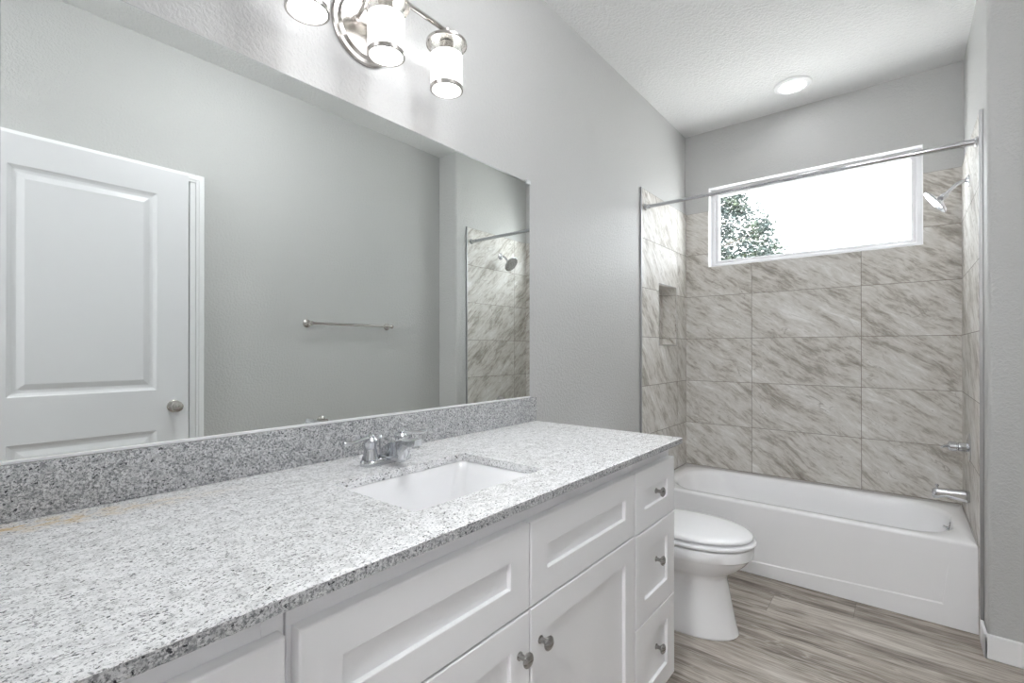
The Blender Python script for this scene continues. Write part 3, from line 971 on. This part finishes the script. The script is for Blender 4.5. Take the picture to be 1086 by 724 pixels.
# ------------------------------------------------------------------ toilet
TCY = 1.672
to = thing('toilet', 'white toilet with closed lid between the vanity and the tub', 'toilet', (0.40, TCY, 0.0))
def egg(x0, x1, w, xw, z, n=40, pb=2.6):
    pts = []
    for k in range(n):
        a = 2 * pi * k / n
        c, s_ = cos(a), sin(a)
        if c >= 0:
            x = xw + (x1 - xw) * abs(c) ** 0.98
            y = w * (1 if s_ >= 0 else -1) * abs(s_) ** 0.98
        else:
            x = xw - (xw - x0) * abs(c) ** (2 / pb)
            y = w * (1 if s_ >= 0 else -1) * abs(s_) ** (2 / pb)
        pts.append((x, TCY + y, z))
    return pts
b = NB()
RZ = 0.393
Ls = [egg(0.12, 0.712, 0.124, 0.50, 0.001), egg(0.12, 0.716, 0.127, 0.50, 0.006), egg(0.12, 0.714, 0.126, 0.50, 0.014), egg(0.12, 0.704, 0.119, 0.50, 0.05), egg(0.12, 0.688, 0.111, 0.50, 0.13),
      egg(0.11, 0.675, 0.107, 0.49, 0.20), egg(0.10, 0.668, 0.107, 0.49, 0.235), egg(0.08, 0.672, 0.115, 0.49, 0.252), egg(0.07, 0.690, 0.132, 0.49, 0.268), egg(0.06, 0.722, 0.156, 0.50, 0.293),
      egg(0.055, 0.748, 0.172, 0.51, 0.318), egg(0.05, 0.762, 0.181, 0.51, 0.338), egg(0.05, 0.768, 0.184, 0.51, 0.346), egg(0.05, 0.774, 0.186, 0.515, 0.350),
      egg(0.05, 0.775, 0.187, 0.515, RZ - 0.006), egg(0.05, 0.772, 0.184, 0.515, RZ - 0.001), egg(0.06, 0.76, 0.176, 0.515, RZ), egg(0.2, 0.70, 0.12, 0.515, RZ)]
loft(b, Ls, True, True)
obj('bowl', b, M['porcelain'], to, angle=45)
b = NB()
loft(b, [egg(0.30, 0.725, 0.135, 0.52, RZ + 0.0005), egg(0.30, 0.725, 0.135, 0.52, RZ + 0.0074), egg(0.260, 0.780, 0.188, 0.52, RZ + 0.0078), egg(0.258, 0.783, 0.190, 0.52, RZ + 0.0098), egg(0.257, 0.785, 0.191, 0.52, RZ + 0.016), egg(0.260, 0.782, 0.189, 0.52, RZ + 0.0215), egg(0.268, 0.776, 0.184, 0.52, RZ + 0.0235)])
obj('seat', b, M['seat'], to, angle=50)
b = NB()
zl = RZ + 0.0305
loft(b, [egg(0.30, 0.715, 0.13, 0.52, zl - 0.0042), egg(0.30, 0.715, 0.13, 0.52, zl + 0.0018), egg(0.260, 0.768, 0.180, 0.52, zl + 0.0022), egg(0.257, 0.771, 0.182, 0.52, zl + 0.0035), egg(0.256, 0.772, 0.183, 0.52, zl + 0.008), egg(0.259, 0.768, 0.180, 0.52, zl + 0.0135), egg(0.268, 0.756, 0.172, 0.52, zl + 0.0175),
         egg(0.30, 0.71, 0.140, 0.52, zl + 0.0215), egg(0.36, 0.64, 0.085, 0.51, zl + 0.0235), egg(0.44, 0.56, 0.03, 0.50, zl + 0.024)])
obj('lid', b, M['seat'], to, angle=50)
for s_ in (-1, 1):
    b = NB(); box(b, 0.225, 0.268, TCY + s_ * 0.075 - 0.016, TCY + s_ * 0.075 + 0.016, RZ + 0.0005, RZ + 0.034, 0.006)
    obj('hinge', b, M['seat'], to)
b = NB()
loft(b, [[(p[0], p[1], z) for p in rrect(0.112, TCY, hx_, hy_, 0.03, 8)] for hx_, hy_, z in ((0.075, 0.19, RZ + 0.001), (0.083, 0.205, RZ + 0.02), (0.090, 0.218, RZ + 0.30), (0.090, 0.218, RZ + 0.325))])
obj('tank', b, M['porcelain'], to, angle=50)
b = NB()
loft(b, [[(p[0], p[1], z) for p in rrect(0.112, TCY, hx_, hy_, 0.035, 8)] for hx_, hy_, z in ((0.094, 0.224, RZ + 0.327), (0.099, 0.230, RZ + 0.333), (0.099, 0.230, RZ + 0.352), (0.093, 0.224, RZ + 0.362), (0.05, 0.18, RZ + 0.365))])
obj('tank_lid', b, M['porcelain'], to, angle=50)
b = NB()
lathe(b, [(0.0, 0.0), (0.013, 0.0), (0.013, 0.008), (0.0, 0.010)], (0.202, TCY - 0.15, RZ + 0.27), (1, 0, 0), 18)
tube(b, [(0.210, TCY - 0.15, RZ + 0.27), (0.222, TCY - 0.13, RZ + 0.268), (0.226, TCY - 0.075, RZ + 0.262)], [0.006, 0.006, 0.007], 12)
obj('flush_lever', b, M['chrome'], to)

# ------------------------------------------------------------------ curtain rod
RY, RZZ = 2.320, 2.122
cr = thing('shower_curtain_rod', 'straight chrome curtain rod spanning the tub opening', 'curtain rod', (W / 2, RY, RZZ))
xa, xb = T + 0.001, W - T - 0.001
b = NB(); tube(b, [(xa + 0.004, RY, RZZ), (0.70, RY, RZZ)], 0.0105, 24)
obj('inner_rod', b, M['chrome'], cr)
b = NB()
lathe(b, [(0.0, 0.0), (0.0115, 0.0), (0.0125, 0.004), (0.0125, xb - 0.62 - 0.055), (0.0, xb - 0.62 - 0.055)], (0.62, RY, RZZ), (1, 0, 0), 24)
obj('outer_rod', b, M['chrome'], cr)
for x, s_ in ((xa, 1), (xb, -1)):
    b = NB()
    lathe(b, [(0.0, 0.0), (0.021, 0.0), (0.022, 0.004), (0.018, 0.009), (0.015, 0.011), (0.0148, 0.055 if s_ < 0 else 0.03), (0.0128, 0.058 if s_ < 0 else 0.033), (0.0, 0.058 if s_ < 0 else 0.033)], (x, RY, RZZ), (s_, 0, 0), 28)
    obj('end_flange', b, M['chrome'], cr)

# ------------------------------------------------------------------ shower head, valve, spout
PY = 2.690
XW = W - T
sh = thing('wall_shower', 'chrome shower head on a bent arm beside the window', 'shower head', (XW, PY, 2.055))
b = NB(); lathe(b, [(0.0, 0.0), (0.030, 0.0), (0.029, 0.003), (0.017, 0.010), (0.0115, 0.014), (0.0, 0.014)], (XW - 0.0008, PY, 2.055), (-1, 0, 0), 28)
obj('wall_flange', b, M['chrome'], sh)
b = NB()
end = Vector((1.425, PY, 1.999))
tube(b, bez((XW - 0.004, PY, 2.055), (1.475, PY, 2.060), (1.462, PY, 2.042), tuple(end), 18), 0.0088, 16)
obj('arm', b, M['chrome'], sh)
nrm = Vector((-0.80, 0.0, -0.60))
b = NB()
lathe(b, [(0.0, -0.012), (0.012, -0.012), (0.015, -0.004), (0.0155, 0.008), (0.013, 0.014), (0.020, 0.020), (0.040, 0.028), (0.062, 0.036), (0.068, 0.041), (0.0685, 0.046), (0.066, 0.048), (0.0, 0.048)], end, nrm, 40)
hd = obj('spray_head', b, M['chrome'], sh)
b = NB()
a_, u_, v_ = frame_axes(nrm)
for rr_, cnt in ((0.014, 8), (0.030, 14), (0.046, 20)):
    for k in range(cnt):
        an = 2 * pi * k / cnt
        c_ = end + a_ * 0.048 + (u_ * cos(an) + v_ * sin(an)) * rr_
        lathe(b, [(0.0, 0.0), (0.0022, 0.0), (0.0016, 0.003), (0.0, 0.003)], c_, a_, 8)
obj('spray_nozzles', b, M['rubber'], hd)

vv = thing('shower_valve', 'chrome shower valve handle on the tile above the tub spout', 'shower valve', (XW, PY, 0.752))
b = NB(); lathe(b, [(0.0, 0.0), (0.070, 0.0), (0.070, 0.003), (0.062, 0.007), (0.030, 0.011), (0.0, 0.012)], (XW - 0.0008, PY, 0.752), (-1, 0, 0), 44)
obj('escutcheon', b, M['chrome'], vv)
b = NB(); lathe(b, [(0.0, 0.0), (0.022, 0.0), (0.022, 0.030), (0.0185, 0.033), (0.0185, 0.036), (0.024, 0.038), (0.024, 0.062), (0.020, 0.068), (0.013, 0.071), (0.0, 0.072)], (XW - 0.010, PY, 0.752), (-1, 0, 0), 32)
kd = obj('handle', b, M['chrome'], vv)
b = NB(); tube(b, bez((XW - 0.066, PY - 0.004, 0.752), (XW - 0.085, PY - 0.010, 0.756), (XW - 0.095, PY - 0.020, 0.750), (XW - 0.105, PY - 0.045, 0.748), 10), [0.012, 0.0115, 0.011, 0.0105, 0.010, 0.0095, 0.009, 0.0085, 0.008, 0.007, 0.004], 16, 0.8)
obj('lever', b, M['chrome'], kd)

sp = thing('tub_spout', 'chrome tub spout with diverter pull over the tub rim', 'tub spout', (XW, PY, 0.512))
b = NB()
secs = [(0.0, 0.0285, 0.540, 0.486), (0.012, 0.029, 0.541, 0.485), (0.04, 0.027, 0.539, 0.490), (0.085, 0.0245, 0.536, 0.496), (0.118, 0.0235, 0.534, 0.486), (0.132, 0.0225, 0.531, 0.484), (0.138, 0.018, 0.526, 0.490)]
loft(b, [[(XW - 0.001 - d_, PY + p[0], p[1]) for p in rrect(0, (zt_ + zb_) / 2, w_, (zt_ - zb_) / 2, 0.016, 6)] for d_, w_, zt_, zb_ in secs])
obj('spout_body', b, M['chrome'], sp, angle=45)
b = NB(); lathe(b, [(0.0, 0.0), (0.004, 0.0), (0.0035, 0.012), (0.0075, 0.015), (0.0078, 0.021), (0.004, 0.024), (0.0, 0.024)], (XW - 0.120, PY, 0.531), (0, 0, 1), 18)
obj('diverter_pull', b, M['chrome'], sp)

# ------------------------------------------------------------------ towel bar and paper holder on the opposite wall
TBZ = 1.3985
tw = thing('towel_bar', 'chrome towel bar on the grey wall, seen in the mirror', 'towel bar', (W2, 1.32, TBZ))
for y in (1.018, 1.632):
    b = NB(); lathe(b, [(0.0, 0.0), (0.026, 0.0), (0.026, 0.004), (0.018, 0.010), (0.011, 0.014), (0.010, 0.046), (0.014, 0.050), (0.0145, 0.066), (0.010, 0.071), (0.0, 0.072)], (W2 - 0.0008, y, TBZ), (-1, 0, 0), 26)
    obj('post', b, M['nickel'], tw)
b = NB(); tube(b, [(W2 - 0.058, 1.006, TBZ), (W2 - 0.058, 1.644, TBZ)], 0.0085, 18)
obj('bar', b, M['nickel'], tw)

tp = thing('toilet_paper_holder', 'nickel toilet paper holder low on the wall, seen in the mirror', 'toilet paper holder', (W2, 1.075, 0.775))
b = NB(); lathe(b, [(0.0, 0.0), (0.027, 0.0), (0.027, 0.005), (0.018, 0.011), (0.011, 0.015), (0.010, 0.060), (0.013, 0.066), (0.0, 0.070)], (W2 - 0.0008, 1.115, 0.768), (-1, 0, 0), 24)
obj('post', b, M['nickel'], tp)
b = NB(); tube(b, bez((W2 - 0.060, 1.118, 0.768), (W2 - 0.062, 1.075, 0.772), (W2 - 0.062, 1.06, 0.764), (W2 - 0.062, 1.025, 0.778), 12), 0.0085, 14)
obj('arm', b, M['nickel'], tp)

# ------------------------------------------------------------------ outside
b = NB(); box(b, -30, 30, D + TH + 0.01, 60, -0.35, -0.25)
o = struct('ground', b, M['ground'], 'dry ground outside the window', 'ground')
tr = thing('tree', 'leafy green tree standing outside the window', 'tree', (-3.0, 11.2, -0.25))
b = NB()
tube(b, [(-3.0, 11.2, -0.26), (-2.95, 11.2, 1.2), (-3.05, 11.15, 2.4), (-2.9, 11.2, 3.4), (-2.95, 11.2, 4.6)], [0.19, 0.15, 0.13, 0.09, 0.04], 12)
obj('trunk', b, M['bark'], tr)
b = NB()
clusters = []
rnd = random.Random(21)
tips = [(-0.95, 11.0, 3.35, 0.30), (-1.35, 11.1, 3.75, 0.42), (-1.30, 11.0, 3.25, 0.36), (-1.55, 11.2, 4.35, 0.30), (-1.95, 11.1, 4.45, 0.40), (-1.75, 11.0, 3.20, 0.30), (-2.05, 11.1, 3.45, 0.34), (-1.9, 11.2, 3.95, 0.22),
        (-1.1, 11.0, 3.9, 0.24), (-2.5, 11.3, 3.9, 0.5), (-2.4, 11.2, 4.9, 0.5), (-3.0, 11.4, 5.2, 0.6), (-3.5, 11.3, 4.3, 0.6), (-3.8, 11.2, 3.4, 0.5), (-2.3, 11.0, 2.9, 0.4), (-1.6, 11.2, 2.8, 0.35), (-3.1, 11.0, 3.3, 0.5), (-0.80, 11.0, 3.18, 0.16), (-1.66, 11.1, 4.72, 0.22)]
for x, y, z, r_ in tips:
    tube(b, bez((-2.95, 11.2, min(2.2 + 0.35 * (z - 2.2), 4.2)), (-2.6, 11.15, z - 0.25), (x - 0.5, y, z - 0.30), (x, y, z), 8), [0.045, 0.04, 0.034, 0.03, 0.026, 0.022, 0.018, 0.013, 0.006], 7)
obj('branches', b, M['bark'], tr)
b = NB()
for x, y, z, r_ in tips:
    for k in range(int(3600 * r_ ** 1.6)):
        d_ = Vector((rnd.gauss(0, 1), rnd.gauss(0, 1), rnd.gauss(0, 0.85))) * r_ * 0.52
        c_ = Vector((x, y, z)) + d_
        L_ = rnd.uniform(0.028, 0.062); w_ = L_ * 0.42
        rot = Matrix.Rotation(rnd.uniform(0, 2 * pi), 3, 'Z') @ Matrix.Rotation(rnd.uniform(-1.2, 1.2), 3, 'X') @ Matrix.Rotation(rnd.uniform(-0.8, 0.8), 3, 'Y')
        pts = [(-L_, 0, 0), (-L_ * .3, -w_, 0.006), (L_ * .4, -w_ * .8, 0.006), (L_, 0, -0.006), (L_ * .4, w_ * .8, 0.006), (-L_ * .3, w_, 0.006)]
        b.faces.new([b.verts.new(c_ + rot @ Vector(p)) for p in pts])
me = bpy.data.meshes.new('foliage'); base = tr.location
for v in b.verts:
    v.co -= base
b.to_mesh(me); b.free()
me.materials.append(M['leaf'])
fo = bpy.data.objects.new('foliage', me); COL.objects.link(fo); fo.parent = tr
